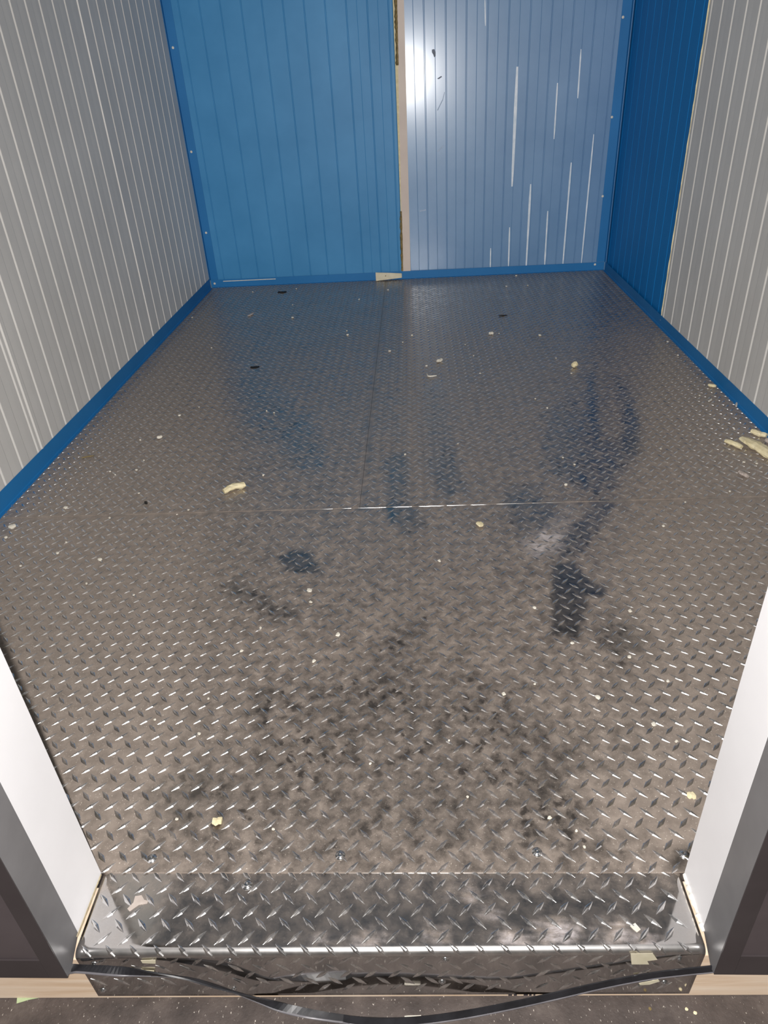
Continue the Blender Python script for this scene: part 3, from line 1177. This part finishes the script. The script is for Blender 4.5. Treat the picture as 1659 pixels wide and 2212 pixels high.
chunk('foam_chip', (20, 1143), (36, 1139), 0.009, M_CRUMB, 'long pale foam chip at the left edge by the base trim', 'foam chip', ZL, seed=13)
chunk('foam_chip', (460, 1777), (480, 1776), 0.0078, M_FOAM, 'square cream foam chip on the near floor, left of centre', 'foam chip', ZL, flat=.5, taper=.1, seed=14)
chunk('foam_chip', (1483, 1718), (1503, 1723), 0.0078, M_FOAM, 'crumbly cream foam chip near the right door jamb', 'foam chip', ZL, flat=.4, seed=15)
chunk('foam_chip', (1032, 1130), (1041, 1139), 0.010, M_FOAM, 'pale tan chip just in front of the floor seam', 'foam chip', ZL, flat=.4, seed=17)
chunk('foam_chip', (944, 784), (955, 779), 0.010, M_CRUMB, 'pale foam chip on the far middle floor beside a curled shaving', 'foam chip', ZL, seed=18)
chunk('shaving', (922, 809), (943, 813), 0.0045, M_CRUMB, 'thin curled white shaving on the far middle floor', 'shaving', ZL, bend=-.02, seed=19)
chunk('shaving', (536, 684), (548, 678), 0.006, M_FOAMG, 'faint pale shaving on the far left floor', 'shaving', ZL, seed=20)
chunk('dark_scrap', (601, 632), (618, 632), 0.014, M_CHIPG, 'flat black scrap lying close to the back wall', 'scrap', ZL, flat=.25, taper=.1, seed=21)
chunk('dark_scrap', (541, 794), (560, 793), 0.012, M_CHIPG, 'flat dark scrap on the left floor halfway back', 'scrap', ZL, flat=.1, taper=.1, seed=22)
chunk('dark_scrap', (313, 1090), (319, 1088), 0.007, M_CHIPG, 'small dark crumb left of the foam chunk', 'scrap', ZL, seed=23)
chunk('dark_scrap', (1077, 683), (1096, 682), 0.004, M_CHIPG, 'thin dark thread on the far floor', 'scrap', ZL, seed=24)
chunk('foam_chip', (340, 949), (351, 945), 0.008, M_CRUMB, 'double pale foam chip on the left floor behind the splinter', 'foam chip', ZL, seed=25)
chunk('foam_chip', (1056, 722), (1066, 723), 0.010, M_CRUMB, 'pale chip on the far right-of-centre floor', 'foam chip', ZL, seed=26)

# offcut of panel leaning against the back base trim
A, B = at(813, 615, ZL), at(868, 619, ZL)
off = []
wo, ho = 0.172, 0.046
loop = [(-wo / 2, 0, -0.004), (wo / 2, 0, 0.008), (wo / 2, 0, 0.036), (0.0, 0, 0.044), (-wo / 2, 0, 0.050)]
V, F = extrude_poly([(x, 0, z + 0.004) for x, y, z in loop], ((0, -0.012, 0), (0, 0.0, 0)))
offc = link('panel_offcut', mesh('panel_offcut', V, F, M_PALE_CREAM), None, (-0.098, YB - 0.034, ZL))
offc.rotation_euler = (math.radians(-14), 0, math.radians(2))
m = offc.modifiers.new('bevel', 'BEVEL')
m.width = 0.002
tag(offc, 'cream panel offcut leaning on the base trim below the joint strip', 'panel offcut')
hv = link('screw_hole', mesh('screw_hole', *boxes([(-0.024, -0.018, -0.0126, -0.0118, 0.026, 0.032)]), M_OLIVE), offc)

# small crumbs
CR = [(415, 686, 1.2), (457, 752, 1), (388, 898, 1.3), (303, 951, 1.1), (311, 995, .9), (295, 1016, 1.3), (238, 1019, 1), (249, 1026, .8), (142, 1098, 1.5), (300, 1066, 1),
      (237, 1119, .9), (382, 1112, .9), (407, 1102, .7), (13, 1162, 1.3), (143, 1172, 1), (430, 880, .8), (546, 631, 1.3), (640, 624, 1.3), (632, 659, 1.2), (632, 687, 1.9),
      (751, 724, 1.6), (749, 715, 1.2), (776, 647, 1.1), (838, 627, 1.8), (870, 740, 1.2), (842, 759, 1.4), (890, 725, 1.6), (576, 888, .9), (592, 892, .9),
      (1078, 721, 1.1), (1166, 725, 1.7), (921, 791, 1.6), (925, 714, 1.1), (1023, 769, 1), (1037, 807, 1.1), (1234, 807, .9), (1156, 862, 1.0), (1182, 882, 1.2),
      (1201, 774, .8), (1005, 745, .9), (1094, 619, 1.4), (1140, 617, 1.4), (1115, 596, 1.5), (1222, 1048, 1.3), (1216, 989, .9), (1241, 1004, .9), (1433, 1137, 1.3),
      (989, 959, .8), (1182, 881, .8), (1155, 1314, 1.2), (1236, 1390, 1.1), (1361, 1321, 1.2), (569, 1027, 1), (875, 982, 1), (668, 1277, 1.7), (671, 1301, 1.2),
      (563, 1357, 1), (730, 1372, 1.4), (216, 1210, 1.5), (143, 1172, 1), (124, 1196, 1.2), (45, 1223, 1), (187, 1261, .8), (289, 1286, .8), (522, 1407, 1.1), (430, 1586, 1.0),
      (450, 1510, .8), (678, 1429, 1.1), (1088, 1500, 1.3), (1292, 1508, 1.3), (1442, 1472, 1.0), (1412, 1566, 1.2), (1461, 1602, .9), (1359, 1420, 1.2), (1187, 1767, .9),
      (1155, 1478, .8), (1442, 739, 1.5), (1464, 768, 1.3), (1586, 928, .9), (1511, 855, 1), (1607, 999, .9), (1634, 1002, 1.1), (1576, 1062, .9), (1480, 1085, .8),
      (1427, 970, .8), (949, 1212, 1.2), (382, 1770, .8), (1245, 1795, .8), (1010, 1722, .7), (590, 1792, .8), (800, 1650, .7), (335, 1555, .8), (1262, 1830, .7), (970, 1600, .7)]


def crumb_mesh(seed):
    rr = random.Random(seed)
    V, F = [], []
    for ring, (r, z) in enumerate(((0.75, 0.0), (1.0, 0.45), (0.6, 0.95))):
        for k in range(6):
            a = 2 * math.pi * k / 6 + ring * 0.4
            q = r * (0.7 + 0.6 * rr.random())
            V.append((q * math.cos(a) * 0.0042 * 1.3, q * math.sin(a) * 0.0042, z * 0.0042))
    for i in range(2):
        for k in range(6):
            F.append((i * 6 + k, i * 6 + (k + 1) % 6, i * 6 + 6 + (k + 1) % 6, i * 6 + 6 + k))
    F += [(5, 4, 3, 2, 1, 0), tuple(range(12, 18))]
    return mesh('foam_crumb', V, F, M_CRUMB)


CM = [crumb_mesh(s) for s in range(5)]
seen = set()
for i, (x, y, s) in enumerate(CR):
    if (x, y) in seen:
        continue
    seen.add((x, y))
    p = at(x, y, ZL)
    o = link('foam_crumb', CM[i % 5], None, (p[0], p[1], ZL), rng.random() * 6.28)
    sc = s * (0.75 + 0.25 * rng.random())
    o.scale = (sc, sc, sc)
    far = p[1] > YS
    where = ('far left sheet of the floor' if p[0] < XS else 'far right sheet of the floor') if far else \
        ('near floor sheet, left of its middle' if p[0] < 0.0 else 'near floor sheet, right of its middle')
    tag(o, 'tiny pale crumb on the ' + where, 'crumb', 'tiny pale crumbs on the ' + where)


# flat scraps: tape, film, chips outside
def flat_scrap(name, pix, z, mat, label, cat, th=0.0006):
    P = [at(x, y, z) for x, y in pix]
    c = sum(P) / len(P)
    V, F = extrude_poly([(p[0] - c[0], p[1] - c[1], 0) for p in P], ((0, 0, 0), (0, 0, th)))
    o = link(name, mesh(name, V, F, mat), None, (c[0], c[1], z))
    return tag(o, label, cat)


flat_scrap('thin_patch', [(38, 2147), (36, 2168), (62, 2160), (98, 2153), (102, 2146)], ZG, M_GTAPE, 'pale green tape scrap sticking out from under the sill beam', 'tape scrap')
flat_scrap('film_scrap', [(275, 1963), (288, 1950), (292, 1936), (306, 1934), (312, 1944), (320, 1946), (318, 1952), (300, 1955), (280, 1969)], LUG_H * .2, M_FOAMG,
           'torn pale film scrap on the left of the threshold plate', 'film scrap', 0.0004)
flat_scrap('film_scrap', [(1361, 2000), (1372, 1994), (1384, 2008), (1376, 2014), (1366, 2006)], LUG_H * .2, M_CRUMB,
           'small bright white scrap on the right of the threshold plate', 'film scrap', 0.0006)
chunk('ground_chip', (874, 2200), (910, 2199), 0.0036, M_CRUMB, 'cream rectangular chip on the dark ground in front of the seal strip', 'chip', ZG, flat=.4, taper=.05, seed=31, jag=.1)
chunk('ground_chip', (1401, 2177), (1407, 2182), 0.0024, M_OLIVE, 'yellowish chip on the dark ground right of centre', 'chip', ZG, flat=.4, seed=32)
chunk('ground_chip', (1480, 2178), (1486, 2183), 0.0026, M_FOAM, 'left of two round pale chips on the ground at right', 'chip', ZG, flat=.4, seed=33)
chunk('ground_chip', (1498, 2186), (1505, 2191), 0.0028, M_FOAM, 'right of two round pale chips on the ground at right', 'chip', ZG, flat=.4, seed=34)


def riser_patch(pix, label, mat):  # thin flat cream patch set on the riser face
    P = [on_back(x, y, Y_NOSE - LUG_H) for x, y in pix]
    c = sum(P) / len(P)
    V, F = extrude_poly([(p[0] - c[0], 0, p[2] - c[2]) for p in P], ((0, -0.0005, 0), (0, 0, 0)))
    o = link('thin_patch', mesh('thin_patch', V, F, mat), None, (c[0], Y_NOSE - LUG_H + 0.0118 * c[0] + 0.0002, c[2]))
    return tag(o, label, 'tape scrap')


riser_patch([(1364, 2067), (1412, 2066), (1422, 2080), (1400, 2083), (1404, 2090), (1366, 2090)], 'cream patch high on the right of the threshold riser', M_PALE_CREAM)
riser_patch([(1371, 2115), (1400, 2111), (1405, 2114), (1374, 2119)], 'thin cream streak just above the seal strip on the right riser', M_PALE_CREAM)
riser_patch([(1382, 2131), (1424, 2123), (1427, 2127), (1405, 2134), (1384, 2135)], 'cream streak just below the seal strip on the right riser', M_PALE_CREAM)
riser_patch([(284, 2087), (335, 2090), (336, 2102), (320, 2097), (284, 2092)], 'cream patch behind the seal strip on the left riser', M_PALE_CREAM)
riser_patch([(306, 2068), (338, 2067), (338, 2075), (310, 2074)], 'small tan patch high on the left of the riser', M_PALE_CREAM)
